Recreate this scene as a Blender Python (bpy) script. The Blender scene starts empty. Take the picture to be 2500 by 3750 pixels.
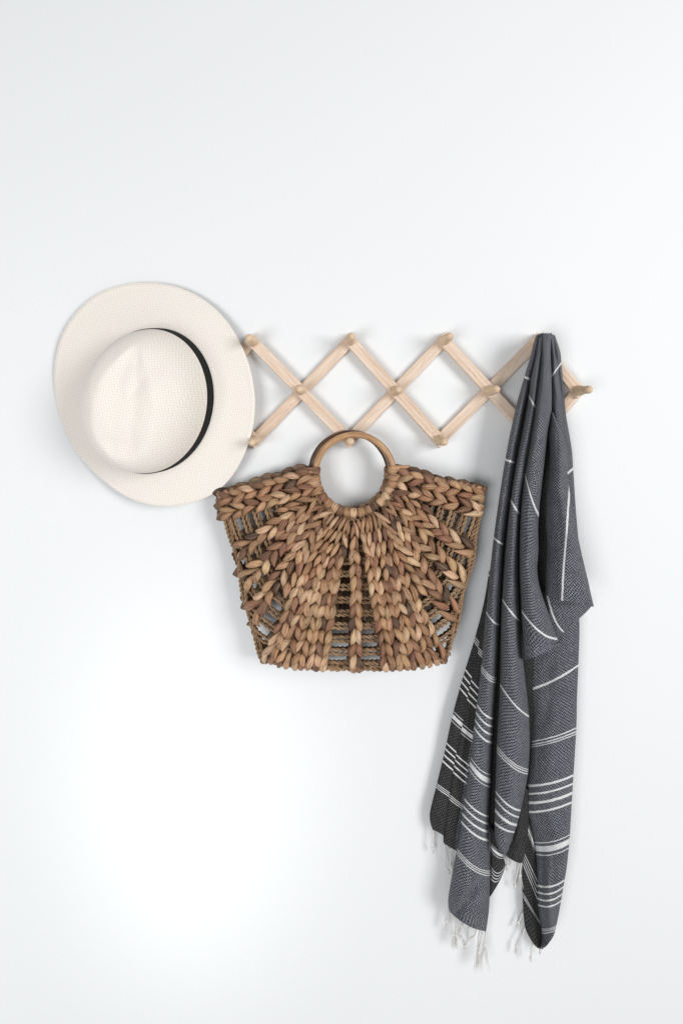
import bpy, math, random
from mathutils import Vector, Matrix, noise
import numpy as np
R = math.radians
random.seed(7)
scene = bpy.context.scene
C = scene.collection

# ------------------------------------------------------------------ camera, light, exposure
S, CAMH, DIST = 0.0005, 1.5, 1.0          # metres per photo pixel on the wall, eye height, eye to wall
PX, PY = 1180.0, 1500.0                   # the point of the wall straight ahead of the lens
cam = bpy.data.cameras.new('camera'); cam_o = bpy.data.objects.new('camera', cam); C.objects.link(cam_o)
cam_o.location = (0, -DIST, CAMH); cam_o.rotation_euler = (R(90), 0, 0)
cam.sensor_fit = 'HORIZONTAL'; cam.sensor_width = 36; cam.lens = 36 * DIST / (2500 * S)
cam.shift_x = (1250 - PX) / 2500; cam.shift_y = -(1875 - PY) / 2500
cam.clip_start = 0.02; cam.clip_end = 100
scene.camera = cam_o

world = bpy.data.worlds.new('World'); scene.world = world; world.use_nodes = True
wb = world.node_tree.nodes['Background']; wb.inputs[0].default_value = (0.97, 0.985, 1.0, 1); wb.inputs[1].default_value = 0.32

def area(name, loc, target, w, h, power, col):
    l = bpy.data.lights.new(name, 'AREA'); l.shape = 'RECTANGLE'; l.size = w; l.size_y = h; l.energy = power; l.color = col
    o = bpy.data.objects.new(name, l); C.objects.link(o); o.location = loc
    o.rotation_euler = (Vector(target) - Vector(loc)).to_track_quat('-Z', 'Y').to_euler(); return o
area('window_light', (2.7, -3.0, 2.05), (0.1, 0, 1.35), 1.5, 1.9, 101, (1.0, 0.996, 0.99))
area('room_light', (-1.4, -2.75, 0.85), (-0.3, 0, 0.9), 1.3, 1.3, 45, (0.985, 0.993, 1.0))
sp = bpy.data.lights.new('added_patch_spot', 'SPOT'); sp.energy = 62; sp.spot_size = R(21); sp.spot_blend = 1.0; sp.shadow_soft_size = 0.15; sp.color = (0.99, 0.995, 1.0)  # added soft spot for the bright patch low on the wall, source unknown
sp_o = bpy.data.objects.new('added_patch_spot', sp); C.objects.link(sp_o); sp_o.location = (-0.5, -2.6, 0.7); sp_o.scale = (0.58, 1, 1)
sp_o.rotation_euler = (Vector((-0.24, 0, 0.80)) - sp_o.location).to_track_quat('-Z', 'Y').to_euler()
vs = scene.view_settings
vs.view_transform = 'Standard'; vs.look = 'None'; vs.gamma = 1; vs.use_curve_mapping = False; vs.exposure = 0.0

# ------------------------------------------------------------------ helpers
def P(px, py, d):                          # photo pixel at distance d in front of the wall
    k = S * (1 - d / DIST)
    return Vector(((px - PX) * k, -d, CAMH + (PY - py) * k))

def link(name, me, parent=None, mat=None):
    o = bpy.data.objects.new(name, me); C.objects.link(o)
    if parent: o.parent = parent
    if mat is not None and me is not None and len(me.materials) == 0: me.materials.append(mat)
    return o

def mesh(name, verts, faces, smooth=True):
    me = bpy.data.meshes.new(name); me.from_pydata([tuple(v) for v in verts], [], faces); me.update()
    if smooth: me.polygons.foreach_set('use_smooth', [True] * len(me.polygons))
    return me

def thing(name, label, cat, loc):
    o = bpy.data.objects.new(name, None); C.objects.link(o); o.empty_display_size = 0.02
    o.location = loc; o['label'] = label; o['category'] = cat; bpy.context.view_layer.update()
    return o

class Nt:                                  # tiny node-graph builder
    def __init__(s, name):
        s.m = bpy.data.materials.new(name); s.m.use_nodes = True; s.t = s.m.node_tree
        s.bsdf = s.t.nodes['Principled BSDF']
    def n(s, typ, **kw):
        nd = s.t.nodes.new(typ)
        for k, v in kw.items(): setattr(nd, k, v)
        return nd
    def set(s, sock, v):
        if isinstance(v, bpy.types.NodeSocket): s.t.links.new(v, sock)
        else: sock.default_value = v
    def math(s, op, a, b=0.0, c=0.0, clamp=False):
        nd = s.n('ShaderNodeMath', operation=op, use_clamp=clamp)
        for i, v in enumerate((a, b, c)): s.set(nd.inputs[i], v)
        return nd.outputs[0]
    def mix(s, f, a, b, mode='MIX'):
        nd = s.n('ShaderNodeMix', data_type='RGBA', blend_type=mode)
        s.set(nd.inputs[0], f); s.set(nd.inputs[6], a); s.set(nd.inputs[7], b)
        return nd.outputs[2]
    def map(s, vec, scale=(1, 1, 1), loc=(0, 0, 0)):
        nd = s.n('ShaderNodeMapping'); s.set(nd.inputs[0], vec); s.set(nd.inputs[1], loc); s.set(nd.inputs[3], scale)
        return nd.outputs[0]
    def noise(s, vec, scale=5.0, detail=3.0, rough=0.55, dist=0.0):
        nd = s.n('ShaderNodeTexNoise'); s.set(nd.inputs['Vector'], vec); nd.inputs['Scale'].default_value = scale
        nd.inputs['Detail'].default_value = detail; nd.inputs['Roughness'].default_value = rough; nd.inputs['Distortion'].default_value = dist
        return nd.outputs[0]
    def ramp(s, f, stops):
        nd = s.n('ShaderNodeValToRGB'); s.set(nd.inputs[0], f); e = nd.color_ramp.elements
        while len(e) < len(stops): e.new(0.5)
        for i, (p, c) in enumerate(stops):
            e[i].position = p; e[i].color = (c, c, c, 1) if isinstance(c, (int, float)) else (*c, 1)
        return nd.outputs[0]
    def bump(s, h, strength=0.3, dist=0.001):
        nd = s.n('ShaderNodeBump'); s.set(nd.inputs['Height'], h); nd.inputs['Strength'].default_value = strength
        nd.inputs['Distance'].default_value = dist; s.t.links.new(nd.outputs[0], s.bsdf.inputs['Normal'])
    def out(s, col=None, rough=0.7, spec=0.3, **kw):
        if col is not None: s.set(s.bsdf.inputs['Base Color'], col)
        s.set(s.bsdf.inputs['Roughness'], rough); s.set(s.bsdf.inputs['Specular IOR Level'], spec)
        return s.m
    def obj(s): return s.n('ShaderNodeTexCoord').outputs['Object']
    def uv(s, name): return s.n('ShaderNodeUVMap', uv_map=name).outputs[0]
    def xyz(s, v):
        nd = s.n('ShaderNodeSeparateXYZ'); s.set(nd.inputs[0], v); return nd.outputs

def rgb(c): return (*c, 1)

def twill(g, vec, cell, bands):            # 2/2 herringbone twill: 1 where the cross thread lies on top, and a thread relief
    x, y, _ = g.xyz(g.map(vec, (1 / cell, 1 / cell, 1)))
    fx, fy = g.math('FLOOR', x), g.math('FLOOR', y)
    sgn = g.math('SUBTRACT', g.math('MULTIPLY', g.math('FLOORED_MODULO', g.math('FLOOR', g.math('DIVIDE', fx, bands)), 2.0), 2.0), 1.0)
    m = g.math('FLOORED_MODULO', g.math('ADD', fx, g.math('MULTIPLY', sgn, fy)), 4.0)
    over = g.math('LESS_THAN', m, 1.9)
    rx = g.math('ABSOLUTE', g.math('SUBTRACT', g.math('FRACT', x), 0.5))
    ry = g.math('ABSOLUTE', g.math('SUBTRACT', g.math('FRACT', y), 0.5))
    edge = g.math('ADD', g.math('MULTIPLY', over, ry), g.math('MULTIPLY', g.math('SUBTRACT', 1.0, over), rx))
    return over, edge                      # edge: 0 along a thread's middle, .5 at its border

# ------------------------------------------------------------------ materials
def mat_wall():
    g = Nt('white_wall_paint'); o = g.obj()
    a = g.noise(o, 420, 3, 0.6); b = g.noise(o, 1.3, 2)
    g.bump(g.math('ADD', a, g.math('MULTIPLY', g.noise(o, 120, 2), 0.6)), 0.26, 0.0012)
    return g.out(g.mix(b, rgb((0.815, 0.827, 0.836)), rgb((0.835, 0.846, 0.853))), 0.62, 0.25)

def mat_wood(name, dark, light, fleck):
    g = Nt(name); o = g.obj()
    r = g.n('ShaderNodeObjectInfo').outputs['Random']
    off = g.n('ShaderNodeCombineXYZ'); g.set(off.inputs[0], g.math('MULTIPLY', r, 37.0)); g.set(off.inputs[1], g.math('MULTIPLY', r, 11.0))
    va = g.n('ShaderNodeVectorMath', operation='ADD'); g.set(va.inputs[0], o); g.set(va.inputs[1], off.outputs[0]); v = va.outputs[0]
    wav = g.noise(g.map(v, (7, 130, 90)), 1.0, 3, 0.6, 0.8)
    fine = g.noise(g.map(v, (40, 900, 600)), 1.0, 3, 0.6)
    col = g.mix(g.ramp(wav, [(0.30, 0.0), (0.5, 0.55), (0.62, 1.0)]), rgb(dark), rgb(light))
    col = g.mix(g.math('MULTIPLY', g.ramp(fine, [(0.35, 1.0), (0.55, 0.0)]), 0.35), col, rgb(tuple(c * 0.82 for c in dark)))
    fl = g.math('MULTIPLY', g.ramp(g.noise(g.map(v, (90, 800, 500)), 1.0, 1), [(0.27, 1.0), (0.33, 0.0)]), g.ramp(g.noise(g.map(v, (6, 60, 60)), 1.0, 1), [(0.48, 0.0), (0.58, 1.0)]))
    col = g.mix(g.math('MULTIPLY', fl, fleck), col, rgb((0.30, 0.17, 0.11)))
    g.bump(fine, 0.12, 0.0006)
    return g.out(col, 0.55, 0.3)

def mat_leaf(name, joined):
    g = Nt(name)
    if joined:
        tint = g.n('ShaderNodeAttribute', attribute_name='tint').outputs['Color']
        uvw = g.uv('leaf'); v = uvw
    else:
        inf = g.n('ShaderNodeObjectInfo'); tint = inf.outputs['Color']
        off = g.n('ShaderNodeCombineXYZ'); g.set(off.inputs[2], g.math('MULTIPLY', inf.outputs['Random'], 50.0))
        va = g.n('ShaderNodeVectorMath', operation='ADD'); g.set(va.inputs[0], g.uv('leaf')); g.set(va.inputs[1], off.outputs[0]); v = va.outputs[0]
    fib = g.noise(g.map(v, (1.3, 11, 1)), 1.0, 4, 0.7, 0.3)
    fib2 = g.noise(g.map(v, (1.2, 7, 1)), 1.0, 2, 0.5)
    blot = g.noise(g.map(v, (2.6, 2.2, 1)), 1.0, 2, 0.5)
    col = g.mix(g.ramp(fib, [(0.38, 1.0), (0.52, 0.0)]), tint, g.mix(0.8, tint, rgb((0.06, 0.028, 0.016)), 'MIX'))
    col = g.mix(g.math('MULTIPLY', g.ramp(fib2, [(0.45, 0.0), (0.68, 1.0)]), 0.5), col, g.mix(0.6, tint, rgb((0.62, 0.43, 0.27))))
    col = g.mix(g.math('MULTIPLY', g.ramp(blot, [(0.66, 0.0), (0.74, 1.0)]), 0.7), col, rgb((0.085, 0.045, 0.028)))
    g.bump(g.math('ADD', fib, g.math('MULTIPLY', fib2, 0.8)), 0.8, 0.0022)
    return g.out(col, 0.5, 0.38)

def mat_cane(name, a, b, node):
    g = Nt(name); v = g.uv('along')
    f = g.noise(g.map(v, (30, 4, 1)), 1.0, 3, 0.6); n2 = g.noise(g.map(v, (260, 1.2, 1)), 1.0, 2, 0.6)
    big = g.noise(g.map(v, (5, 1.5, 1)), 1.0, 2)
    col = g.mix(g.ramp(f, [(0.35, 0.0), (0.65, 1.0)]), rgb(a), rgb(b))
    col = g.mix(g.math('MULTIPLY', g.ramp(n2, [(0.30, 1.0), (0.36, 0.0)]), g.ramp(big, [(0.45, 0.0), (0.6, node)])), col, rgb((0.10, 0.045, 0.02)))
    g.bump(n2, 0.15, 0.0008)
    return g.out(col, 0.34, 0.5)

def mat_rope():
    g = Nt('twisted_rush_cord'); v = g.uv('along')
    f = g.noise(g.map(v, (60, 3, 1)), 1.0, 3, 0.6); big = g.noise(g.map(v, (7, 1, 1)), 1.0, 2)
    col = g.mix(g.ramp(big, [(0.35, 0.0), (0.65, 1.0)]), rgb((0.24, 0.14, 0.078)), rgb((0.44, 0.29, 0.17)))
    col = g.mix(g.math('MULTIPLY', g.ramp(f, [(0.34, 1.0), (0.48, 0.0)]), 0.6), col, rgb((0.09, 0.045, 0.022)))
    g.bump(f, 0.4, 0.001)
    return g.out(col, 0.6, 0.25)

def mat_straw():
    g = Nt('woven_straw'); v = g.uv('weave')
    over, edge = twill(g, v, 0.0041, 4)
    gap = g.ramp(edge, [(0.36, 0.0), (0.5, 1.0)])
    var = g.noise(g.map(v, (220, 900, 1)), 1.0, 2); big = g.noise(v, 14, 2)
    base = g.mix(g.ramp(big, [(0.38, 0.0), (0.62, 1.0)]), rgb((0.885, 0.81, 0.755)), rgb((0.865, 0.82, 0.74)))
    col = g.mix(g.math('MULTIPLY', var, 0.35), base, rgb((0.89, 0.845, 0.79)))
    col = g.mix(g.math('MULTIPLY', gap, 0.55), col, rgb((0.42, 0.32, 0.26)))
    g.bump(g.math('SUBTRACT', 1.0, edge), 0.35, 0.0009)
    return g.out(col, 0.6, 0.25)

def mat_band():
    g = Nt('black_ribbon'); v = g.uv('weave')
    rib = g.math('SINE', g.math('MULTIPLY', g.xyz(v)[0], 7000.0))
    g.bump(rib, 0.2, 0.0003)
    return g.out(rgb((0.010, 0.011, 0.011)), 0.75, 0.2)

STRIPES = [(300, 4.4), (600, 4.4), (900, 4.6), (1200, 4.4)]
STRIPES += [(1420 + k * 8.5, 2.0) for k in (-1, 0, 1)]
STRIPES += [(1590 + k * 27, 4.3) for k in (-1.5, -.5, .5, 1.5)]
STRIPES += [(1760, 11.5), (1739, 1.9), (1781, 1.9)]
STRIPES += [(1930 + k * 27, 4.3) for k in (-1.5, -.5, .5, 1.5)]
STRIPES += [(2080 + k * 8.5, 2.0) for k in (-1, 0, 1)]

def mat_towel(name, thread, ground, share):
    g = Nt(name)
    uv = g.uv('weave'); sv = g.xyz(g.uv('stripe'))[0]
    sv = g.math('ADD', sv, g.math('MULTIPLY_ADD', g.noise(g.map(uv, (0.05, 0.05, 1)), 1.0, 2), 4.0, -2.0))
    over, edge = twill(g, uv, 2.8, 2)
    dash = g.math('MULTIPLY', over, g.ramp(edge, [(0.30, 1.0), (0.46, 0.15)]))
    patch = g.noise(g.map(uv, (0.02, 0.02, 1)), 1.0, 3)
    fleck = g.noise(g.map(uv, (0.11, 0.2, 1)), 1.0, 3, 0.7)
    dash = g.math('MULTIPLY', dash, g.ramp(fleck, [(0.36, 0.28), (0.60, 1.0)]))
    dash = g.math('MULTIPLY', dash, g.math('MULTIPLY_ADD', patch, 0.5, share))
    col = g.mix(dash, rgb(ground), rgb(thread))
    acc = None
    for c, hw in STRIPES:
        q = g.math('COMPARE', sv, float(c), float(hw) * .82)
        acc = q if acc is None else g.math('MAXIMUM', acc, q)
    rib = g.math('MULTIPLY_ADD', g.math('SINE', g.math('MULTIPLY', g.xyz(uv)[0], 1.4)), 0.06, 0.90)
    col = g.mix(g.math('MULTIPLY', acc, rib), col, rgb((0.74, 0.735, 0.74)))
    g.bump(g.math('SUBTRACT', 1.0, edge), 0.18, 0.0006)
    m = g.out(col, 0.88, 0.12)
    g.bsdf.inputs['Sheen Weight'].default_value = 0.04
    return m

def mat_cotton():
    g = Nt('white_cotton_cord'); o = g.obj()
    return g.out(g.mix(g.noise(o, 300, 2), rgb((0.66, 0.63, 0.60)), rgb((0.80, 0.78, 0.76))), 0.9, 0.1)

def rope_shaded():  # same cord with the shade inside the bag darkened into its colours
    m = bpy.data.materials['twisted_rush_cord'].copy(); m.name = 'shaded_rush_cord'
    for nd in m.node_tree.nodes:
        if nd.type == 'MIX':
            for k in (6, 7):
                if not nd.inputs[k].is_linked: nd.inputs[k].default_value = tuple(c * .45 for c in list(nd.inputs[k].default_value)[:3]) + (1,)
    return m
M = dict(wall=mat_wall(), slat=mat_wood('pale_pine', (0.66, 0.475, 0.345), (0.82, 0.675, 0.555), 0.9),
         peg=mat_wood('turned_birch', (0.64, 0.45, 0.29), (0.78, 0.60, 0.43), 0.5),
         leaf=mat_leaf('rush_leaf', False), leaf_mass=mat_leaf('rush_leaf_mass', True), rope=mat_rope(),
         cane=mat_cane('pale_cane', (0.33, 0.172, 0.082), (0.57, 0.35, 0.185), 1.0),
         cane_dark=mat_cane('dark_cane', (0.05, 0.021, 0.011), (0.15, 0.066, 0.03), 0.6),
         straw=mat_straw(), band=mat_band(), cotton=mat_cotton(),
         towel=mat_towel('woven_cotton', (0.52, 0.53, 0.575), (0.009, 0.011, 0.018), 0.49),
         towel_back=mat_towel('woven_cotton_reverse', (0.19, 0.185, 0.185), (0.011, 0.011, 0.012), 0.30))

M['rope_shaded'] = rope_shaded()

# ------------------------------------------------------------------ the wall
def build_wall():
    x, z0, z1, t = 4.0, -1.2, 4.2, 0.12
    v = [(-x, 0, z0), (x, 0, z0), (x, 0, z1), (-x, 0, z1), (-x, t, z0), (x, t, z0), (x, t, z1), (-x, t, z1)]
    f = [(0, 1, 2, 3), (5, 4, 7, 6), (4, 0, 3, 7), (1, 5, 6, 2), (3, 2, 6, 7), (4, 5, 1, 0)]
    o = link('wall', mesh('wall', v, f, False), None, M['wall']); o['kind'] = 'structure'; o['label'] = 'plain white painted wall with a fine orange peel texture'
build_wall()

# ------------------------------------------------------------------ accordion peg rack
rack = thing('peg_rack', 'pale pine accordion peg rack in zigzag diamonds, screwed to the white wall', 'coat rack', P(1450, 1428, 0.0))

def slat(p, q, d0, thick, prof, ext=(21, 21)):
    a, b = Vector(p), Vector(q); u = (b - a).normalized(); a = a - u * ext[0]; b = b + u * ext[1]
    A, B = P(a.x, a.y, d0), P(b.x, b.y, d0); L = (B - A).length; X = (B - A).normalized(); Zn = Vector((0, -1, 0)); Y = Zn.cross(X)
    hw = 0.0104
    pr = [(-hw, 0), (-hw, thick * .78), (-hw * .9, thick)] + prof + [(hw * .9, thick), (hw, thick * .78), (hw, 0)]
    vs_, fs = [], []; n = len(pr); st = [0.0, 0.0007, L - 0.0007, L]
    for k, x in enumerate(st):
        for (y, z) in pr:
            s = 0.95 if k in (0, 3) else 1.0
            vs_.append((x - L / 2, y * s, z * s if z > thick * .5 else z))
    for k in range(3):
        for i in range(n): fs.append((k * n + i, k * n + (i + 1) % n, (k + 1) * n + (i + 1) % n, (k + 1) * n + i))
    fs = [tuple(reversed(f)) for f in fs]
    fs.append(tuple(range(n))); fs.append(tuple(reversed(range(3 * n, 4 * n))))
    o = link('slat', mesh('slat', vs_, fs, False), None, M['slat'])
    m = Matrix((X, Y, Zn)).transposed().to_4x4(); m.translation = (A + B) / 2
    o.parent = rack; o.matrix_world = m
    return o

FRONT = [(-0.0046, 0.0088), (-0.0038, 0.0082), (-0.003, 0.0089), (0.003, 0.0089), (0.0038, 0.0082), (0.0046, 0.0088)]
pegs = dict(t0=(926, 1251), t1=(1281, 1248), t2=(1622, 1247), t3=(1962, 1250), m0=(746, 1430), m1=(1100, 1428), m2=(1445, 1432), m3=(1788, 1431),
            m4=(2110, 1431), b0=(934, 1613), b1=(1277, 1612), b2=(1607, 1611), b3=(1958, 1612))
for a, b in (('m0', 't0'), ('b0', 't1'), ('b1', 't2'), ('b2', 't3'), ('b3', 'm4')):
    slat(pegs[a], pegs[b], 0.003, 0.0085, [])
for a, b in (('m0', 'b0'), ('t0', 'b1'), ('t1', 'b2'), ('t2', 'b3'), ('t3', 'm4')):
    slat(pegs[a], pegs[b], 0.012, 0.0085, FRONT)

def peg_mesh():
    prof = [(0.0, 0.0), (0.0088, 0.0), (0.0096, 0.0012), (0.0099, 0.004), (0.0098, 0.009), (0.0093, 0.016), (0.0084, 0.023), (0.0072, 0.0285), (0.0064, 0.031),
            (0.0062, 0.0325), (0.0066, 0.0345), (0.0073, 0.037), (0.0076, 0.040), (0.0073, 0.0432), (0.0063, 0.0462), (0.0045, 0.0485), (0.0022, 0.0496), (0.0, 0.0499)]
    n = 28; v = []; f = []
    for r, z in prof:
        for k in range(n): a = 2 * math.pi * k / n; v.append((z, .94 * r * math.cos(a), .94 * r * math.sin(a)))   # grain runs along local x
    for i in range(len(prof) - 1):
        for k in range(n): f.append((i * n + k, i * n + (k + 1) % n, (i + 1) * n + (k + 1) % n, (i + 1) * n + k))
    me = mesh('peg', v, [tuple(reversed(q)) for q in f]); me.materials.append(M['peg']); return me
PEG = peg_mesh()
tilt = dict(t1=(0.0, 3), t0=(-1.5, 1.5), m3=(0.5, 1.5), m4=(1.5, 1.0), t2=(2.0, 2.5), m2=(1.5, 1.5))
for key, (x, y) in pegs.items():
    if key == 'b3': continue                # wholly behind the towel
    o = link('peg', PEG); o.parent = rack
    tx, ty = tilt.get(key, (random.uniform(-1, 1), random.uniform(-1, 1)))
    axis = Vector((math.sin(R(tx)), -1, math.sin(R(ty)))).normalized()
    m = axis.to_track_quat('X', 'Z').to_matrix().to_4x4() @ Matrix.Rotation(random.uniform(0, 6), 4, 'X'); m.translation = P(x, y, 0.0192); o.matrix_world = m

# ------------------------------------------------------------------ straw hat
HC = (566, 1446)
hat = thing('straw_hat', 'cream woven straw hat with black ribbon band hanging left of the peg rack', 'hat', P(*HC, 0.0))
zoom_pts = [(710, 65), (900, 85), (1080, 160), (1230, 280), (1340, 430), (1420, 600), (1465, 770), (1477, 920), (1455, 1110), (1400, 1270), (1310, 1430), (1200, 1540), (1060, 1600),
            (900, 1632), (760, 1625), (600, 1575), (420, 1450), (270, 1300), (170, 1150), (100, 980), (68, 800), (72, 650), (110, 480), (190, 320), (300, 200), (420, 120), (560, 75)]
out = [(160 + x / 1.912, 1000 + y / 1.912) for x, y in zoom_pts]
oa = sorted((math.atan2(-(y - HC[1]), x - HC[0]), math.hypot(x - HC[0], y - HC[1])) for x, y in out)
oA = np.array([a - 2 * math.pi for a, r in oa] + [a for a, r in oa] + [a + 2 * math.pi for a, r in oa]); oR = np.array([r for a, r in oa] * 3)
def outline_r(a): return float(np.interp(a, oA, oR))
rs = [sum(outline_r(2 * math.pi * k / 180 + dk) for dk in np.linspace(-.09, .09, 7)) / 7 for k in range(180)]
NA = 180
BASE_D = 0.036
cw = P(568, 1466, BASE_D); AX, AZ, TILT = 213 * S * (1 - BASE_D), 262 * S * (1 - BASE_D), R(8)
ct, stt = math.cos(TILT), math.sin(TILT)
def crown_pt(a, f, d, shift=(0, 0)):       # a: angle on the crown's own ellipse (0 right, 90 up)
    x, z = AX * f * math.cos(a) + shift[0], AZ * f * math.sin(a) + shift[1]
    return Vector((cw.x + x * ct + z * stt, -d, cw.z - x * stt + z * ct))
def put_uv(me, fn):
    uvl = me.uv_layers.new(name='weave'); co = np.empty(len(me.vertices) * 3); me.vertices.foreach_get('co', co); co = co.reshape(-1, 3)
    li = np.empty(len(me.loops), dtype=np.int32); me.loops.foreach_get('vertex_index', li)
    uvl.data.foreach_set('uv', np.array([fn(co[i]) for i in li]).ravel())
inv = P(*HC, 0.0)
def hat_local(v): return v - inv
def edge_d(a):                             # how far the brim's edge stands off the wall
    return 0.021 + 0.014 * math.cos(a + 0.45) - 0.004 * math.sin(2 * a)
brim_rows = [0.0, .06, .14, .25, .38, .5, .62, .74, .84, .9, .93, .955, .975, .99, 1.0]
v, f = [], []
for k in range(NA):
    a = 2 * math.pi * k / NA
    inner = crown_pt(a + 0.0, 1.005, BASE_D - .001)
    aw = math.atan2(inner.z - P(*HC, .03).z, inner.x - P(*HC, .03).x)
    ed = edge_d(aw); r = rs[int(round(aw / (2 * math.pi) * 180)) % 180]
    fr = (aw / (2 * math.pi) * 180) % 1; r = rs[int(aw / (2 * math.pi) * 180 // 1) % 180] * (1 - fr) + rs[(int(aw / (2 * math.pi) * 180 // 1) + 1) % 180] * fr
    op = P(HC[0] + r * math.cos(aw), HC[1] - r * math.sin(aw), ed)
    for t in brim_rows:
        p = inner.lerp(op, t)
        e = 0.004 * math.sin(math.pi * t) ** 1.2 + 0.0035 * t ** 6
        wob = 0.0022 * math.sin(3 * aw + 1.0) * t + 0.0012 * noise.noise(Vector((p.x * 16, p.z * 16, 3.1))) * t
        fil = 0.005 * max(0, 1 - t / .1) ** 2
        p.y += e - fil - wob - (0.0009 if t in (.93, .955) else 0)
        if t == .94: p.y += .001
        v.append(hat_local(p))
n = len(brim_rows)
for k in range(NA):
    for i in range(n - 1):
        f.append((k * n + i, k * n + i + 1, ((k + 1) % NA) * n + i + 1, ((k + 1) % NA) * n + i))
me = mesh('brim', v, [tuple(reversed(q)) for q in f]); put_uv(me, lambda c: (c[0] * .985 - c[2] * .17, c[2] * .985 + c[0] * .17))
brim = link('brim', me, hat, M['straw']); sm = brim.modifiers.new('thickness', 'SOLIDIFY'); sm.thickness = 0.0018; sm.offset = -1
# stitched line just inside the brim's edge
vv, ff = [], []
for k in range(NA * 2):
    a0 = k / 2.0; i0 = int(a0) % NA; i1 = (i0 + 1) % NA; w = a0 - int(a0)
    if k % 3 == 2: continue
    def at(idx, row): return Vector(v[idx * n + row])
    for h in (0.0, 0.36):
        ww = w + h; j0 = i0 if ww < 1 else i1; wq = ww % 1; j1 = (j0 + 1) % NA
        p = at(j0, 9).lerp(at(j1, 9), wq); q = at(j0, 10).lerp(at(j1, 10), wq); dirr = (q - p).normalized()
        for s_, up in ((-.00035, .0001), (0, .0006), (.00035, .0001)): vv.append(p + dirr * s_ + Vector((0, -up, 0)))
    b = len(vv) - 6
    ff += [(b, b + 1, b + 4, b + 3), (b + 1, b + 2, b + 5, b + 4)]
g_ = Nt('stitching_thread'); stm = g_.out(rgb((0.62, 0.52, 0.44)), 0.8, 0.1)
st_o = link('stitching', mesh('stitching', vv, ff), hat, stm)
# crown: side wall, rounded shoulder, then a teardrop dent along the top
CH = 0.110
prof = []
for i in range(46):
    th_ = R(90) * i / 45
    h_ = math.sin(th_) ** .72; prof.append(((max(0.0, math.cos(th_)) ** .86) * (1 - .03 * h_), h_))
NC = 144
def sstep(a, b, x):
    t = max(0.0, min(1.0, (x - a) / (b - a))); return t * t * (3 - 2 * t)
def crown_vert(a, fr, h, grow=0.0):
    ca, sa = math.cos(a), math.sin(a)
    hh = sstep(.35, .9, h); pinch = sum(math.exp(-(((a - c0 + math.pi) % (2 * math.pi) - math.pi) / .36) ** 2) for c0 in (R(58), R(124)))
    fx = fr * (1 - .065 * pinch * hh)
    u, w = fx * ca, fx * sa
    # teardrop dent along the top, pointed towards the front (up)
    tw = max(0.0, min(1.0, (w + .86) / 1.66))
    bw = .47 * max(0.02, math.sin(math.pi * tw ** .9)) ** .75 * (1 - .3 * tw)
    dent = .105 * (1 - sstep(.25, 1.35, abs(u + .02) / bw)) * sstep(0, .22, tw) * sstep(0, .2, 1 - tw)
    dep = BASE_D + CH * (h * (1 + .06 * w * h) - dent * sstep(.5, .88, h) - .05 * pinch * sstep(.6, .95, h) * fr)
    p = crown_pt(a, fx * (1 + grow), dep, (-.017 * h, -0.010 * h))
    p.y += .0016 * min(1, h * 2.5) * noise.noise(Vector((p.x * 22, p.z * 12, 9.0))) + .001 * noise.noise(Vector((p.x * 60, p.z * 30, 2.0))) * h
    return p
v, f = [], []
for i, (fr, h) in enumerate(prof):
    for k in range(NC): v.append(hat_local(crown_vert(2 * math.pi * k / NC, fr, h)))
for i in range(len(prof) - 1):
    for k in range(NC): f.append((i * NC + k, i * NC + (k + 1) % NC, (i + 1) * NC + (k + 1) % NC, (i + 1) * NC + k))
me = mesh('crown', v, [tuple(reversed(q)) for q in f])
put_uv(me, lambda c: (c[0] * .99 + c[2] * .14 + .45 * c[1] * (1 if c[0] > 0 else -1) * 0, c[2] * .99 - c[0] * .14 + c[1] * .06))
cr = link('crown', me, hat, M['straw']); cr.modifiers.new('smooth', 'SUBSURF').render_levels = 1
v, f = [], []
bp = [(1.0, .012, .0), (1.0, .02, .009), (.998, .08, .0105), (.992, .16, .011), (.986, .225, .011), (.98, .24, -.004)]
for (fr, h, gr) in bp:
    for k in range(NC): v.append(hat_local(crown_vert(2 * math.pi * k / NC, fr, h, gr)))
for i in range(len(bp) - 1):
    for k in range(NC): f.append((i * NC + k, i * NC + (k + 1) % NC, (i + 1) * NC + (k + 1) % NC, (i + 1) * NC + k))
me = mesh('hat_band', v, [tuple(reversed(q)) for q in f]); put_uv(me, lambda c: (math.atan2(c[2], c[0]) * .12, c[1]))
link('hat_band', me, hat, M['band'])

# ------------------------------------------------------------------ woven bag
BC = Vector((1297, 1736))                  # centre of the front ring
bag = thing('woven_bag', 'brown braided rush handbag with round cane handles, hung from a lower peg of the rack', 'bag', P(1290, 2450, 0.0))
bag_inv = P(1290, 2450, 0.0)
def BL(p): return p - bag_inv
left_e = [(1700, 775), (1810, 783), (2025, 846), (2266, 895), (2440, 952), (2500, 965)]
right_e = [(1700, 1795), (1795, 1790), (2025, 1749), (2266, 1690), (2440, 1643), (2500, 1632)]
def xl(y): return float(np.interp(y, [e[0] for e in left_e], [e[1] for e in left_e]))
def xr(y): return float(np.interp(y, [e[0] for e in right_e], [e[1] for e in right_e]))
def front_d(x, y):
    l, r = xl(y), xr(y); c, w = (l + r) / 2, (r - l) / 2
    e = min(1.0, abs(x - c) / w)
    full = np.interp(y, [1600, 1740, 1900, 2200, 2400, 2480], [.052, .056, .074, .104, .115, .112])
    return .030 + (full - .030) * (1 - e ** 3.2) ** .62
def back_d(x, y):
    return float(np.interp(y, [1600, 1740, 2000, 2480], [.030, .030, .028, .034]))
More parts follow.
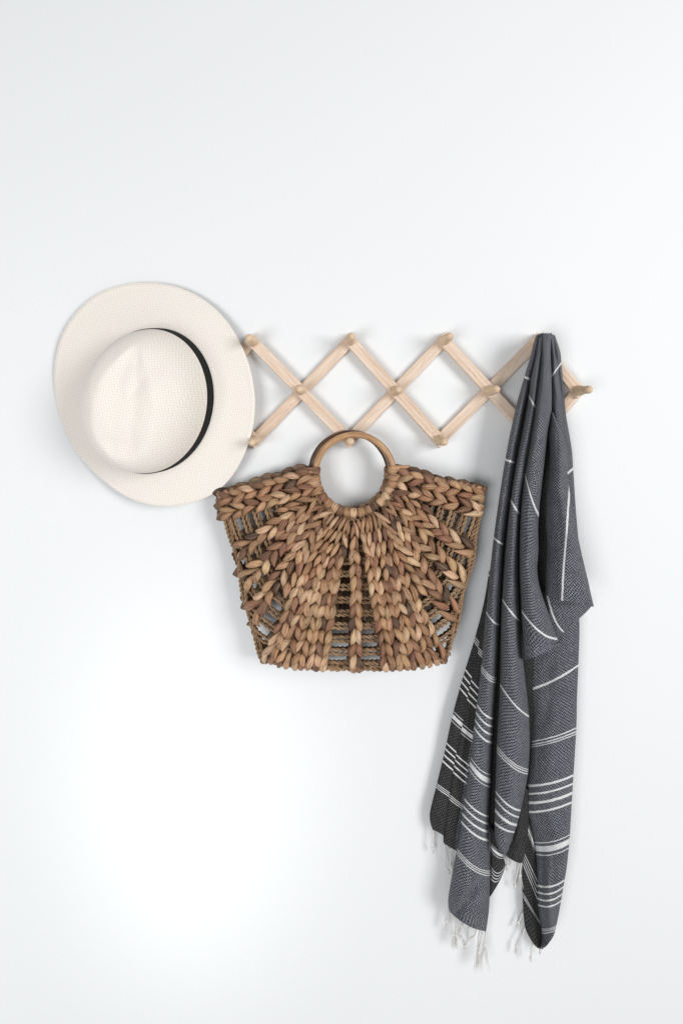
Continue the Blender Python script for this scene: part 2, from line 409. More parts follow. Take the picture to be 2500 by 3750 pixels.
PAL = [((0.55, 0.345, 0.20), 5), ((0.74, 0.51, 0.335), 4), ((0.42, 0.24, 0.135), 5), ((0.32, 0.16, 0.098), 3), ((0.20, 0.097, 0.062), 2.6), ((0.47, 0.315, 0.185), 2.4), ((0.085, 0.05, 0.037), 1.2)]
def tint():
    c = random.choices([p[0] for p in PAL], [p[1] for p in PAL])[0]; k = random.uniform(.86, 1.16)
    return tuple(min(.8, x * k * h * random.uniform(.96, 1.04)) for x, h in zip(c, (1.03, .955, .90)))

def leaf_arrays(seed, nL=10):
    rng = random.Random(seed); v = []; f = []; uv = []
    yt = [-1, -.72, -.4, 0, .4, .72, 1]; yb = [.55, 0, -.55]
    ph = [rng.uniform(0, 6) for _ in range(5)]; skew = rng.uniform(-.12, .12); blunt = rng.uniform(.56, .80); pk = rng.uniform(-.08, .08)
    for i in range(nL + 1):
        t = i / nL
        w = .5 * max(.10, math.sin(math.pi * min(1, max(0, (t + pk * math.sin(math.pi * t))))) ** blunt)
        cy = skew * math.sin(math.pi * t) + .05 * math.sin(5 * t + ph[0])
        arch = -.60 * abs(2 * t - 1) ** 2.4
        for y in yt:
            z = .42 * (1 - y * y) ** .65 * (w / .5) ** .8 + arch + .035 * math.sin(5.2 * y + ph[1] + 2 * t) * (1 - y * y) + .03 * math.sin(9 * y + ph[2]) * (1 - y * y)
            v.append((t - .5, y * w + cy, z)); uv.append((t, y * .5 * (w / .5) ** .5 + .5))
        for y in yb:
            v.append((t - .5, y * w + cy, arch - .10)); uv.append((t, y * .5 + .5))
    m = len(yt) + len(yb)
    for i in range(nL):
        for k in range(m): f.append((i * m + k, (i + 1) * m + k, (i + 1) * m + (k + 1) % m, i * m + (k + 1) % m))
    f = [tuple(reversed(q)) for q in f]
    f.append(tuple(range(m))); f.append(tuple(reversed(range(nL * m, nL * m + m))))
    return np.array(v), f, uv
def set_leaf_uv(me, uv):
    l = me.uv_layers.new(name='leaf'); li = np.empty(len(me.loops), dtype=np.int32); me.loops.foreach_get('vertex_index', li)
    l.data.foreach_set('uv', np.array(uv)[li].ravel())
LEAF_A = [leaf_arrays(s) for s in range(14)]
LEAF_M = []
for va, fa, ua in LEAF_A:
    me = mesh('leaf', va, fa); set_leaf_uv(me, ua); me.materials.append(M['leaf']); LEAF_M.append(me)

def leaf_matrix(p0, p1, width, thick, nrm):
    X = (p1 - p0); L = X.length; X.normalize(); Z = (nrm - X * nrm.dot(X)).normalized(); Y = Z.cross(X)
    m = Matrix((X, Y, Z)).transposed().to_4x4() @ Matrix.Diagonal((L, width, thick, 1)); m.translation = (p0 + p1) / 2
    return m
class Mass:                                # joins many small pieces into one mesh with a tint per piece
    def __init__(s): s.v = []; s.f = []; s.uv = []; s.t = []; s.n = 0
    def add(s, va, fa, ua, m, col, k):
        w = np.c_[va, np.ones(len(va))] @ np.array(m).T
        s.v.append(w[:, :3]); s.f += [tuple(i + s.n for i in q) for q in fa]; s.uv += [(x + k * 3.7, y + k * 1.3) for x, y in ua]; s.t += [(*col, 1)] * len(va); s.n += len(va)
    def build(s, name):
        me = mesh(name, np.vstack(s.v) - np.array(bag_inv), s.f); set_leaf_uv(me, s.uv)
        a = me.color_attributes.new('tint', 'FLOAT_COLOR', 'POINT'); a.data.foreach_set('color', np.array(s.t).ravel())
        o = link(name, me, bag, M['leaf_mass']); o['kind'] = 'stuff'; return o

def surf(x, y, lift, dfun):                # lift in pixels above the woven surface
    return P(x, y, dfun(x, y) + lift * S)
def normal_at(x, y, dfun):
    e = 6
    a = surf(x + e, y, 0, dfun) - surf(x - e, y, 0, dfun); b = surf(x, y - e, 0, dfun) - surf(x, y + e, 0, dfun)
    nn = a.cross(b).normalized()
    return nn if nn.y < 0 else -nn

# braid lines: (start angle at the ring, end point at the edge, first radius, last fraction, tilt sign, kind)
lines = []
def both(th, ex, ey, r0, sg, kind, mirror_dx=0, mirror_dy=0, end=1.0):
    lines.append((th, (ex, ey), r0, end, sg, kind, -1))
    lines.append((th, (2 * 1297 - ex + mirror_dx, ey + mirror_dy), r0, end, -sg, kind, 1))
for i, (th, ey) in enumerate(((94, 1821), (85, 1845), (76, 1872), (68, 1899))):
    both(th, 797 + i * 3, ey, 150, 1 if i % 2 == 0 else -1, 'top', -22, -14)
both(60, 862, 2003, 165, 1, 'side'); both(54, 870, 2038, 165, -1, 'side')
both(48.5, 884, 2117, 165, 1, 'side'); both(43, 895, 2155, 165, -1, 'side')
both(38, 908, 2237, 165, 1, 'side', -8); both(33, 926, 2280, 165, -1, 'side', -8)
for i in range(9):
    k = i / 8
    both(28.5 - 19.5 * k, 968 + 215 * k, float(np.interp(k, [0, .3, 1], [2410, 2434, 2447])), (168, 400, 168, 300, 168, 400, 168, 300, 168)[i], 1 if i % 2 == 0 else -1, 'low', 0 if i else 2)
both(1.6, 1293, 2450, 168, 1, 'mid', 14)
lines = [(a, e, r, en, s, k, sd) if k != 'mid' else (a, (e[0] if sd < 0 else 1315, e[1]), 180, en, s, k, sd) for a, e, r, en, s, k, sd in lines]
both(5.5, 1225, 2170, 172, -1, 'fill', 10)
both(64, 852, 1955, 180, 1, 'wedge', 0, -5, .42); both(51.2, 868, 2080, 180, -1, 'wedge', 0, 0, .50); both(40.5, 892, 2200, 180, 1, 'wedge', -4, 0, .50); both(30.6, 940, 2345, 180, -1, 'wedge', 0, 0, .62)

specs, mass_specs = [], []
def line_pts(th, e, sd):
    a = R(th); return Vector((BC.x + sd * 160 * math.sin(a), BC.y + 160 * math.cos(a))), Vector(e)
def gen_line(dfun, dst, off=(0, 0), PITCH=47.0, simple=False):
    for (th, e, r0, en, sg, kind, sd) in lines:
        a, b = line_pts(th, e, sd); L = (b - a).length; u = (b - a) / L; w = Vector((-u.y, u.x))
        s0 = max(0.0, r0 - 160)
        nst = max(1, int(round((L - s0) / PITCH))); st = (L - s0) / nst
        phase = 0.5 if sg > 0 else 0.5 + .0
        for i in range(nst):
            s = s0 + (i + phase) * st
            if kind == 'fill' and s > 150 or s > L * en: break
            r = 160 + s
            c = a + u * (s + random.uniform(-3, 3)) + w * random.uniform(-2.6, 2.6) + Vector(off)
            wid = {'top': 28.0, 'side': float(np.interp(r, [165, 260, 400], [17, 25, 30])), 'mid': float(np.interp(r, [180, 300], [15, 27]))}.get(kind, float(np.interp(r, [165, 240, 360, 480], [15.5, 20, 25, 27]))) * random.uniform(.92, 1.12)
            ln = st * random.uniform(1.34, 1.62) * (1.12 if kind == 'side' else 1)
            tl = {'top': 21, 'side': 23}.get(kind, 15) * (1 if sg > 0 else -1) * (-sd if sd else 1) * random.uniform(.55, 1.45)
            if kind == 'mid': tl = 13 * (1 if sd < 0 else -1)
            ang = R(tl); dirv = Vector((u.x * math.cos(ang) - u.y * math.sin(ang), u.x * math.sin(ang) + u.y * math.cos(ang)))
            p, q = c - dirv * ln / 2, c + dirv * ln / 2
            ri = random.uniform(-1, 1)
            dst.append((p, q, 1 + ri * 3, 14 + ri * 4, wid, random.uniform(23, 29), c))
        # the strand is turned in around the edge
        m = 11
        e2 = b + Vector(off)
        dst.append((e2 - u * 26 + w * random.uniform(-4, 4), e2 + u * (24 if kind in ('low', 'mid') else 7) + w * random.uniform(-4, 4), 15 if kind in ('low', 'mid') else 9, -8 if kind in ('low', 'mid') else -26, 27 * random.uniform(.9, 1.15), 20, e2)) if kind not in ('fill', 'wedge') else None
gen_line(front_d, specs)
def place(sp, dfun):
    p, q, l0, l1, wid, th, c = sp
    p0 = surf(p.x, p.y, l0, dfun); p1 = surf(q.x, q.y, l1, dfun)
    return leaf_matrix(p0, p1, wid * S * .88, th * S * 1.05, normal_at(c.x, c.y, dfun))
random.seed(21)
specs.sort(key=lambda s: -((s[1] - s[0]).length * s[4]))
print('leaves', len(specs)); fm = Mass()
bi = Matrix.Translation(-bag_inv)
for i, sp in enumerate(specs):
    m = place(sp, front_d); col = tint()
    if i < 298:
        o = link('leaf', random.choice(LEAF_M), bag); o.matrix_local = bi @ m; o.color = (*col, 1)
    else:
        fm.add(*LEAF_A[i % 14], m, col, i)
# top-edge binding: short strands folded over the upper edge
for sd in (-1, 1):
    a = Vector((1150, 1716)) if sd < 0 else Vector((1455, 1722)); b = Vector((792, 1806)) if sd < 0 else Vector((1783, 1786))
    for i in range(15):
        t = (i + .5) / 15; c = a.lerp(b, t); u = (b - a).normalized(); dn = Vector((u.y * -sd, u.x * sd)); dn = dn if dn.y > 0 else -dn
        p, q = c + dn * 14 - u * 10, c - dn * 3 + u * 16
        d = front_d(c.x, c.y + 14)
        fm.add(*LEAF_A[i % 14], leaf_matrix(P(p.x, p.y, d + .004), P(q.x, q.y, d - .004), 17 * S, 13 * S, Vector((0, -1, .5)).normalized()), tint(), i + 50)
fm.build('leaf_mass')
random.seed(77); v, f, uv = [], [], []
for i in range(46):
    sp_ = random.choice(specs); q = sp_[1] if random.random() < .7 else sp_[0]; a_ = random.uniform(0, 6.28); l_ = random.uniform(8, 22)
    cs = [surf(q.x + math.cos(a_ + k * .25) * l_ * k / 3, q.y + math.sin(a_ + k * .25) * l_ * k / 3, 14 + 5 * k, front_d) for k in range(4)]
    base = len(v)
    for k_, c_ in enumerate(cs):
        for m_ in range(4): v.append(c_ + Vector((math.cos(m_ * 1.57), -.3 * math.sin(m_ * 1.57), math.sin(m_ * 1.57))) * (S * (1.5 - .35 * k_))); uv.append((k_ * .01, m_ / 4))
    for k_ in range(3):
        for m_ in range(4): f.append((base + k_ * 4 + m_, base + k_ * 4 + (m_ + 1) % 4, base + k_ * 4 + 4 + (m_ + 1) % 4, base + k_ * 4 + 4 + m_))
me = mesh('loose_fibres', [BL(p) for p in v], f); l = me.uv_layers.new(name='along'); li = np.empty(len(me.loops), dtype=np.int32); me.loops.foreach_get('vertex_index', li); l.data.foreach_set('uv', np.array(uv)[li].ravel())
lf = link('loose_fibres', me, bag, M['rope']); lf['kind'] = 'stuff'
bspecs = []
for th_, ex_ in ((3.0, 1262), (5.0, 1228), (7.2, 1200)):        # extra back strands, added so the middle gap looks dark
    lines.append((th_, (ex_, 2440), 180, .74, 1, 'wedge', -1)); lines.append((th_, (2 * 1302 - ex_, 2440), 180, .74, -1, 'wedge', 1))
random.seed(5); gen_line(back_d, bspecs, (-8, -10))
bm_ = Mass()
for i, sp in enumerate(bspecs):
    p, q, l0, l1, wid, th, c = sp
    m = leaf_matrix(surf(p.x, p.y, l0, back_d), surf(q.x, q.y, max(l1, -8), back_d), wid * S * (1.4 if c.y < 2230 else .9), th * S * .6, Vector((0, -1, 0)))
    bm_.add(*LEAF_A[i % 14], m, tuple(c * .36 for c in tint()), i)  # shade inside the bag put into the back leaves' tint
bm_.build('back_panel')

# twisted cords that run round the ring under the braids
def tube_rows(centers, frames, rad, nseg, v, f, uv, u0=0.0):
    base = len(v); acc = 0.0
    for i, (c, (A, B)) in enumerate(zip(centers, frames)):
        if i: acc += (c - centers[i - 1]).length
        r = rad[i] if hasattr(rad, '__len__') else rad
        for k in range(nseg):
            a = 2 * math.pi * k / nseg; v.append(c + A * (r * math.cos(a)) + B * (r * math.sin(a))); uv.append((u0 + acc, k / nseg))
    for i in range(len(centers) - 1):
        for k in range(nseg): f.append((base + i * nseg + k, base + i * nseg + (k + 1) % nseg, base + (i + 1) * nseg + (k + 1) % nseg, base + (i + 1) * nseg + k))
def frames_of(pts):
    fr = []
    for i in range(len(pts)):
        t = (pts[min(i + 1, len(pts) - 1)] - pts[max(i - 1, 0)]).normalized(); A = Vector((0, -1, 0)); A = (A - t * A.dot(t))
        A = A.normalized() if A.length > 1e-6 else Vector((1, 0, 0)); fr.append((A, t.cross(A)))
    return fr
def resample(pts, step):
    d = [0.0]
    for a, b in zip(pts, pts[1:]): d.append(d[-1] + (b - a).length)
    n = max(4, int(d[-1] / step)); xs = np.linspace(0, d[-1], n + 1); arr = np.array(pts)
    return [Vector((np.interp(x, d, arr[:, 0]), np.interp(x, d, arr[:, 1]), np.interp(x, d, arr[:, 2]))) for x in xs]
def uv_mesh(name, v, f, uv, lname='along'):
    me = mesh(name, v, f); l = me.uv_layers.new(name=lname); li = np.empty(len(me.loops), dtype=np.int32); me.loops.foreach_get('vertex_index', li)
    l.data.foreach_set('uv', np.array(uv)[li].ravel()); return me
def twisted(pts, rad, pitch, v, f, uv, strands=2, nseg=6, phase=0.0, step=None):
    pts = resample(pts, step or pitch / 9); fr = frames_of(pts); acc = 0.0; angs = []
    for i in range(len(pts)):
        if i: acc += (pts[i] - pts[i - 1]).length
        angs.append(2 * math.pi * acc / pitch + phase)
    for k in range(strands):
        cs = [p + A * (rad * .52 * math.cos(g + 2 * math.pi * k / strands)) + B * (rad * .52 * math.sin(g + 2 * math.pi * k / strands)) for p, (A, B), g in zip(pts, fr, angs)]
        tube_rows(cs, fr, rad * .58, nseg, v, f, uv, random.uniform(0, 9))
def edge_r(a):                             # distance from the ring's centre to the bag's outline
    dx, dy = math.sin(a), math.cos(a); r = 130.0
    while r < 900:
        x, y = BC.x + dx * r, BC.y + dy * r
        top = 1716 + (1150 - x) * .25 if x < 1297 else 1722 + (x - 1455) * .2
        if x < xl(y) or x > xr(y) or y > 2455 or (y < top and r > 150): return r
        r += 3
    return r
def ring_r(k, a):
    g = np.interp(abs(math.degrees(a)), [0, 12, 28, 40, 56, 80, 100], [1.0, 1.015, 1.06, 1.03, .955, .92, .93])
    return (176 + 47.4 * k) * g
def cord_paths(k, dr, dfun, off, lift):
    paths, cur = [], []
    for i in range(-97 * 2, 97 * 2 + 1):
        a = R(i / 2); r = ring_r(k, a) + dr; lim = edge_r(a) - 13
        if r > lim:
            if len(cur) > 5: paths.append(cur)
            cur = []
            continue
        x, y = BC.x + math.sin(a) * r + off[0], BC.y + math.cos(a) * r + off[1]
        wob = 2.2 * noise.noise(Vector((i * .06, k * 3.3 + dr, 1.0)))
        cur.append(P(x + wob * math.sin(a), y + wob * math.cos(a), dfun(x, y) + (lift - 14 + 2 * noise.noise(Vector((i * .05, k * 2.0, dr)))) * S))
    if len(cur) > 5: paths.append(cur)
    return paths
random.seed(3)
for k in range(0, 13):
    for dr in (-7.5, 7.5):
        for pth in cord_paths(k, dr, front_d, (0, 0), -3):
            v, f, uv = [], [], []; twisted(pth, 6.0 * S, 38 * S, v, f, uv, phase=random.uniform(0, 6))
            link('cord', uv_mesh('cord', [BL(p) for p in v], f, uv), bag, M['rope'])
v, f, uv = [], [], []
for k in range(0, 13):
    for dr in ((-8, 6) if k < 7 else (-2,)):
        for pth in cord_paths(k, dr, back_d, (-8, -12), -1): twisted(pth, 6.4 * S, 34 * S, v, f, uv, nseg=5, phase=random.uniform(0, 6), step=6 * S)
bc_ = link('back_cords', uv_mesh('back_cords', [BL(p) for p in v], f, uv), bag, M['rope_shaded']); bc_['kind'] = 'stuff'
# cords of the two gussets: from under the top corners down the edges, stepping back towards the wall
for sd in (-1, 1):
    for j in range(4):
        pts = []
        for i in range(40):
            y = 1850 + (2430 - 1850) * i / 39; ed = xl(y) if sd < 0 else xr(y)
            fd = front_d(ed - sd * 20, y); t = j / 3
            d = fd * (1 - t) + (back_d(ed, y) + .006) * t
            x = ed + sd * (-15 - 22 * abs(t - .35)) + 5 * math.sin(i * .42 + j * 2)
            pts.append(P(x, y, d - .004))
        v, f, uv = [], [], []; twisted(pts, 6.8 * S, 32 * S, v, f, uv, phase=j)
        link('cord', uv_mesh('cord', [BL(p) for p in v], f, uv), bag, M['rope'])
# bottom: the rope along the front's lower edge and the cross cords of the base
for (y, dx, rad, dd) in ((2450, 0, 8.0, -.011), (2447, 3, 8, -.03), (2440, 0, 8, -.085)):
    pts = []
    for i in range(60):
        t = i / 59; x = 985 + dx + (1618 - 985) * t; yy = y - 34 * abs(2 * t - 1) ** 2.6
        pts.append(P(x, yy + 2 * math.sin(i * .9), front_d(x, 2430) + dd * (1 - abs(2 * t - 1) ** 4)))
    v, f, uv = [], [], []; twisted(pts, rad * S, 40 * S, v, f, uv)
    link('cord', uv_mesh('cord', [BL(p) for p in v], f, uv), bag, M['rope'])

# round handles
def ring(name, cx, cy, rad, tube, d, mat, lab):
    c = P(cx, cy, d); k = S * (1 - d); v, f, uv = [], [], []; pts = []; n = 120
    for i in range(n + 1):
        a = 2 * math.pi * i / n; w = 1 + .006 * math.sin(2 * a + 1) + .004 * math.sin(5 * a)
        pts.append(c + Vector((math.sin(a) * rad * k * w, .0008 * math.sin(3 * a), math.cos(a) * rad * k * w)))
    tr = [tube * k * (1 + .05 * noise.noise(Vector((i * .35, cx * .1, 0))) + .05 * math.exp(-((i - 18) / 1.5) ** 2) + .05 * math.exp(-((i - 96) / 1.5) ** 2)) for i in range(n + 1)]
    tr[-1] = tr[0]; fr = []
    for i in range(n + 1):
        a = 2 * math.pi * i / n; fr.append((Vector((0, -1, 0)), Vector((math.sin(a), 0, math.cos(a)))))
    tube_rows(pts, fr, tr, 14, v, f, uv)
    o = link(name, uv_mesh(name, [BL(p) for p in v], [tuple(reversed(q)) for q in f], uv), bag, mat); o['label'] = lab; return o
FRD, BKD = 0.050, 0.029
ring('handle', 1297, 1736, 143.5, 12.0, FRD, M['cane'], 'pale cane ring handle in front')
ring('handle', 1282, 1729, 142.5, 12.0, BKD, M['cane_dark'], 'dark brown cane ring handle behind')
# wraps of rush round the lower arc of each ring
def wrap(cx, cy, rad, d, th, half, tail, col, sgn=1):
    k = S * (1 - d); c = P(cx, cy, d); a0 = R(th)
    path = [(12, -13), (-2, -16), (-12, -11), (-16.5, -1), (-14, 9), (-5, 15.5), (8, 17), (22, 14), (38, 10), (52, 6), (62, 1)]
    path = [(r_, z_) for r_, z_ in path if r_ <= tail]
    n = len(path); ys = [-1, -.6, -.2, .2, .6, 1]; v, f, uv = [], [], []
    sk = random.uniform(-5, 5)
    for i, (r_, z_) in enumerate(path):
        t = i / (n - 1); w = half * (1.0 if t < .55 else 1.0 - .75 * (t - .55) / .45)
        aa = a0 + (sk * t) / rad
        rd = Vector((math.sin(aa), 0, -math.cos(aa))); tg = Vector((math.cos(aa), 0, math.sin(aa)))
        nx, nz = path[min(i + 1, n - 1)][0] - path[max(i - 1, 0)][0], path[min(i + 1, n - 1)][1] - path[max(i - 1, 0)][1]
        ln = math.hypot(nx, nz); nr, nzz = (nz / ln, -nx / ln)
        if nr * (r_ - 0) + nzz * z_ < 0: nr, nzz = -nr, -nzz
        for y in ys:
            li = 3.2 * (1 - y * y) ** .6 - 1.2 + .5 * math.sin(6 * y + th)
            rr = (rad + r_ + nr * li) * k; zz = (z_ + nzz * li) * k
            v.append(c + rd * rr + tg * (y * w * k) + Vector((0, -zz, 0))); uv.append((t * 1.5, .5 + y * .45))
    m = len(ys)
    for i in range(n - 1):
        for q in range(m - 1): f.append((i * m + q, i * m + q + 1, (i + 1) * m + q + 1, (i + 1) * m + q))
    me = uv_mesh('rim_wrap', [BL(p) for p in v], f, uv, 'leaf'); o = link('rim_wrap', me, bag, M['leaf']); o.color = (*col, 1)
    sd_ = o.modifiers.new('thickness', 'SOLIDIFY'); sd_.thickness = .0008; sd_.offset = 0
random.seed(12)
NW = 19
for i in range(NW):
    th = -96 + 192 * i / (NW - 1)
    wrap(1297, 1736, 143.5, FRD, th + random.uniform(-1.5, 1.5), 13.5 * random.uniform(.95, 1.12), 70, tint())
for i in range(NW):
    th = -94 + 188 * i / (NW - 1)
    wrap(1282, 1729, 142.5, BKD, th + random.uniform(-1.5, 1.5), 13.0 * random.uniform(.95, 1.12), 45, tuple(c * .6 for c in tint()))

# ------------------------------------------------------------------ towel
towel = thing('striped_towel', 'dark grey woven towel with white stripes and knotted fringe bunched over a peg', 'towel', P(1990, 1225, 0.0))
tow_inv = P(1990, 1225, 0.0)
TV, TF, TW, TS, TM = [], [], [], [], []
def cr1(y0, y1, y2, y3, t): return .5 * ((2 * y1) + (-y0 + y2) * t + (2 * y0 - 5 * y1 + 4 * y2 - y3) * t * t + (-y0 + 3 * y1 - 3 * y2 + y3) * t ** 3)
def panel(rows, dedge, bulge, mat=0, nS=26, step=9.0, span=105, seed=0, stripe=None, dent=None, split=None, wr=1.0, slope=0.0):
    """rows: (left xy, right xy, sag px, stripe coordinate); dedge and bulge: depth (m) at the edges and extra depth at the middle, along the rows."""
    n = len(rows); A = np.array([[l[0], l[1], r[0], r[1], s, v_] for l, r, s, v_ in rows], float)
    de = np.interp(np.linspace(0, 1, n), np.linspace(0, 1, len(dedge)), dedge); bu = np.interp(np.linspace(0, 1, n), np.linspace(0, 1, len(bulge)), bulge)
    A = np.c_[A, de, bu]
    fine = []
    for i in range(n - 1):
        m = max(2, int(math.hypot(*(A[i + 1, :2] + A[i + 1, 2:4] - A[i, :2] - A[i, 2:4])) / 2 / step))
        for k in range(m):
            t = k / m; q = [cr1(A[max(i - 1, 0), c], A[i, c], A[i + 1, c], A[min(i + 2, n - 1), c], t) for c in range(8)]
            q[5] = A[i, 5] + (A[i + 1, 5] - A[i, 5]) * t; fine.append((q, (i + t) / (n - 1)))
    fine.append((list(A[-1]), 1.0))
    base = len(TV); acc = 0.0; prev = None
    for (lx, ly, rx, ry, sag, v_, d0, b0), t in fine:
        mid = ((lx + rx) / 2, (ly + ry) / 2)
        if prev: acc += math.hypot(mid[0] - prev[0], mid[1] - prev[1])
        prev = mid; wpx = math.hypot(rx - lx, ry - ly); u0 = 0.0; last = None
        for j in range(nS + 1):
            s = j / nS; a = R(-span + 2 * span * s)
            q = math.sin(a) if abs(a) <= R(90) else math.copysign(1 - .12 * (1 - math.cos(abs(a) - R(90))) * 3, a)
            f_ = .5 + .5 * q; ff = min(1, max(0, f_))
            x = lx + (rx - lx) * f_; y = ly + (ry - ly) * f_ + sag * 4 * ff * (1 - ff)
            ca = math.cos(a); d = d0 + b0 * (ca if ca > 0 else ca * 1.2)
            d += slope * (ff - .5)
            env = min(1.0, 8 * ff * (1 - ff) + .15)
            wv = noise.noise(Vector((f_ * 2.6 + seed * 7.1, acc * .0036, seed))) * .0042 + noise.noise(Vector((f_ * 5 + seed, acc * .011 + f_ * 1.2, seed + 4.0))) * .0017
            d += wv * env * wr * min(1.0, wpx / 60)
            if dent: d += dent(x, y)
            p = P(x, y, max(.003, d))
            if last is not None: u0 += (p - last).length / S
            last = p
            TV.append(p - tow_inv); TW.append((u0 + seed * 500, acc))
            TS.append((stripe(s, t, x, y) if stripe else v_, 0.0))
    m = nS + 1
    for i in range(len(fine) - 1):
        for j in range(nS):
            TF.append((base + i * m + j, base + (i + 1) * m + j, base + (i + 1) * m + j + 1, base + i * m + j + 1))
            TM.append(mat if split is None else (0 if j / nS > split else mat))

def creaseA(x, y):                         # long diagonal crease near the hem of the left fold
    ax, ay, bx, by = 1768, 3205, 1666, 3352; L = math.hypot(bx - ax, by - ay)
    t = ((x - ax) * (bx - ax) + (y - ay) * (by - ay)) / L / L; dist = ((x - ax) * (by - ay) - (y - ay) * (bx - ax)) / L
    if t < -.25: return 0.0
    e = min(1, (t + .25) * 2)
    return e * (-.009 * math.exp(-((dist - 4) / 11) ** 2) + .005 * math.exp(-((dist + 20) / 16) ** 2))
Arows = [((1968, 1240), (1989, 1236), 0, 140), ((1962, 1228), (1989, 1220), -3, 150), ((1951, 1262), (1977, 1262), 0, 185), ((1941, 1306), (1961, 1323), 0, 240), ((1919, 1380), (1942, 1390), 1, 300), ((1888, 1492), (1920, 1500), 0, 410), ((1849, 1683), (1885, 1694), 2, 600), ((1807, 1969), (1844, 1994), 3, 900), ((1779, 2240), (1827, 2288), 10, 1200), ((1760, 2443), (1817, 2490), 13, 1420), ((1739, 2621), (1804, 2676), 13, 1590), ((1718, 2794), (1796, 2860), 15, 1760), ((1692, 2964), (1788, 3032), 12, 1930), ((1671, 3115), (1794, 3199), 22, 2080), ((1650, 3230), (1792, 3290), 18, 2210), ((1640, 3300), (1788, 3350), 12, 2280), ((1646, 3340), (1779, 3412), 15, 2330)]
Brows = [((1974, 1250), (2000, 1242), 0, 150), ((1972, 1240), (1998, 1220), -2, 160), ((1962, 1290), (1990, 1290), 0, 185), ((1954, 1330), (1982, 1330), 0, 210), ((1940, 1390), (1977, 1394), 0, 255), ((1935, 1448), (1963, 1497), 4, 300), ((1919, 1545), (1949, 1590), 2, 385), ((1869, 1832), (1902, 1884), 3, 600), ((1838, 2195), (1902, 2274), 6, 900), ((1830, 2507), (1936, 2624), 14, 1200), ((1818, 2740), (1933, 2826), 17, 1420), ((1812, 2940), (1897, 3004), 13, 1590), ((1811, 3060), (1874, 3072), 6, 1665), ((1826, 3118), (1860, 3118), 10, 1700)]
Crows = [((1983, 1246), (2018, 1240), 0, 310), ((1982, 1226), (2018, 1220), -3, 320), ((1980, 1294), (2016, 1300), 0, 350), ((1973, 1384), (2019, 1384), 0, 400), ((1958, 1498), (2019, 1500), 0, 440), ((1945, 1595), (2005, 1585), 0, 475), ((1929, 1695), (1993, 1700), 0, 545), ((1921, 1738), (1972, 1890), 16, 600), ((1906, 1880), (1971, 2010), 14, 715), ((1902, 2062), (1972, 2130), 12, 800), ((1909, 2237), (2040, 2341), 24, 900), ((1914, 2330), (2045, 2350), 20, 980), ((1920, 2416), (2049, 2355), 12, 1050)]
Frows = [((2008, 1246), (2026, 1242), 0, 170), ((2006, 1234), (2030, 1226), -4, 185), ((2012, 1302), (2050, 1286), 0, 255), ((2012, 1388), (2055, 1329), 0, 300), ((2016, 1450), (2063, 1420), 0, 370), ((2020, 1540), (2071, 1512), 0, 440), ((2040, 1650), (2092, 1640), 0, 530), ((2052, 1757), (2098, 1716), 0, 600), ((2060, 1860), (2107, 1855), 0, 700), ((2060, 1990), (2118, 1985), 0, 800)]
Drows = [((2014, 1510), (2024, 1508), 0, 0), ((2013, 1548), (2040, 1548), -6, 0), ((2009, 1590), (2062, 1592), -4, 0), ((2012, 1650), (2071, 1647), 0, 0), ((2008, 1725), (2077, 1725), 0, 0), ((2000, 1803), (2087, 1813), 0, 0), ((1997, 1907), (2109, 1932), 0, 0), ((2002, 2010), (2131, 2036), 2, 0), ((1996, 2114), (2152, 2124), 6, 0), ((1996, 2150), (2163, 2176), 10, 0), ((1994, 2178), (2174, 2222), 8, 0)]
d_s0 = ([.0, .40, .55, .68, .78, .86, 1.0], [1.05, .95, .86, .72, .585, .48, .36])
def d_stripe(s, t, x, y):
    ys = [1700, 1815, 1870, 1907, 2010, 2062, 2114, 2201]; xs = [2092, 2083, 2079, 2077, 2069, 2064, 2061, 2057]
    return 300 + (x - float(np.interp(y, ys, xs))) * 1.0
Erows = [((1985, 2165), (2168, 2219), 6, 500), ((1988, 2215), (2146, 2243), 4, 530), ((1995, 2262), (2120, 2267), 3, 560), ((2008, 2300), (2092, 2296), 2, 590), ((2024, 2326), (2070, 2316), 0, 610), ((2034, 2342), (2040, 2338), 0, 625)]
def e_stripe(s, t, x, y):
    xs = float(np.interp(y, [2185, 2250, 2285, 2305, 2316, 2330], [2004, 2022, 2038, 2053, 2064, 2090]))
    return 600 + (x - xs)
Grows = [((1900, 2210), (2116, 2200), 0, 990), ((1905, 2340), (2121, 2300), 4, 1090), ((1925, 2530), (2117, 2437), 12, 1200), ((1930, 2640), (2112, 2560), 8, 1320), ((1930, 2730), (2109, 2680), 8, 1420), ((1918, 2920), (2096, 2884), 12, 1590),
         ((1932, 3025), (2090, 2990), 10, 1680), ((1955, 3106), (2084, 3082), 14, 1760), ((1960, 3200), (2074, 3180), 12, 1845), ((1961, 3276), (2060, 3262), 18, 1930), ((1967, 3345), (2048, 3335), 12, 2010), ((1978, 3408), (2035, 3398), 6, 2080), ((1975, 3445), (2025, 3432), 4, 2120), ((1966, 3468), (2004, 3462), 6, 2150)]
def creaseG(x, y):
    if y < 3080: return 0.0
    e = min(1, (y - 3080) / 80); c = float(np.interp(y, [3080, 3280, 3470], [1985, 1986, 2003]))
    return e * (-.0055 * math.exp(-((x - c) / 8) ** 2) + .003 * math.exp(-((x - c - 22) / 12) ** 2))
Hrows = [((1932, 2990), (1945, 3030), 0, 1690), ((1929, 3026), (1958, 3108), 0, 1762), ((1918, 3100), (1968, 3200), 0, 1850), ((1911, 3158), (1970, 3302), 0, 1972), ((1909, 3240), (1976, 3370), 0, 2045), ((1913, 3336), (1990, 3420), 0, 2150), ((1921, 3400), (1992, 3445), 4, 2200), ((1945, 3448), (1990, 3470), 2, 2230), ((1966, 3473), (1990, 3474), 2, 2250)]
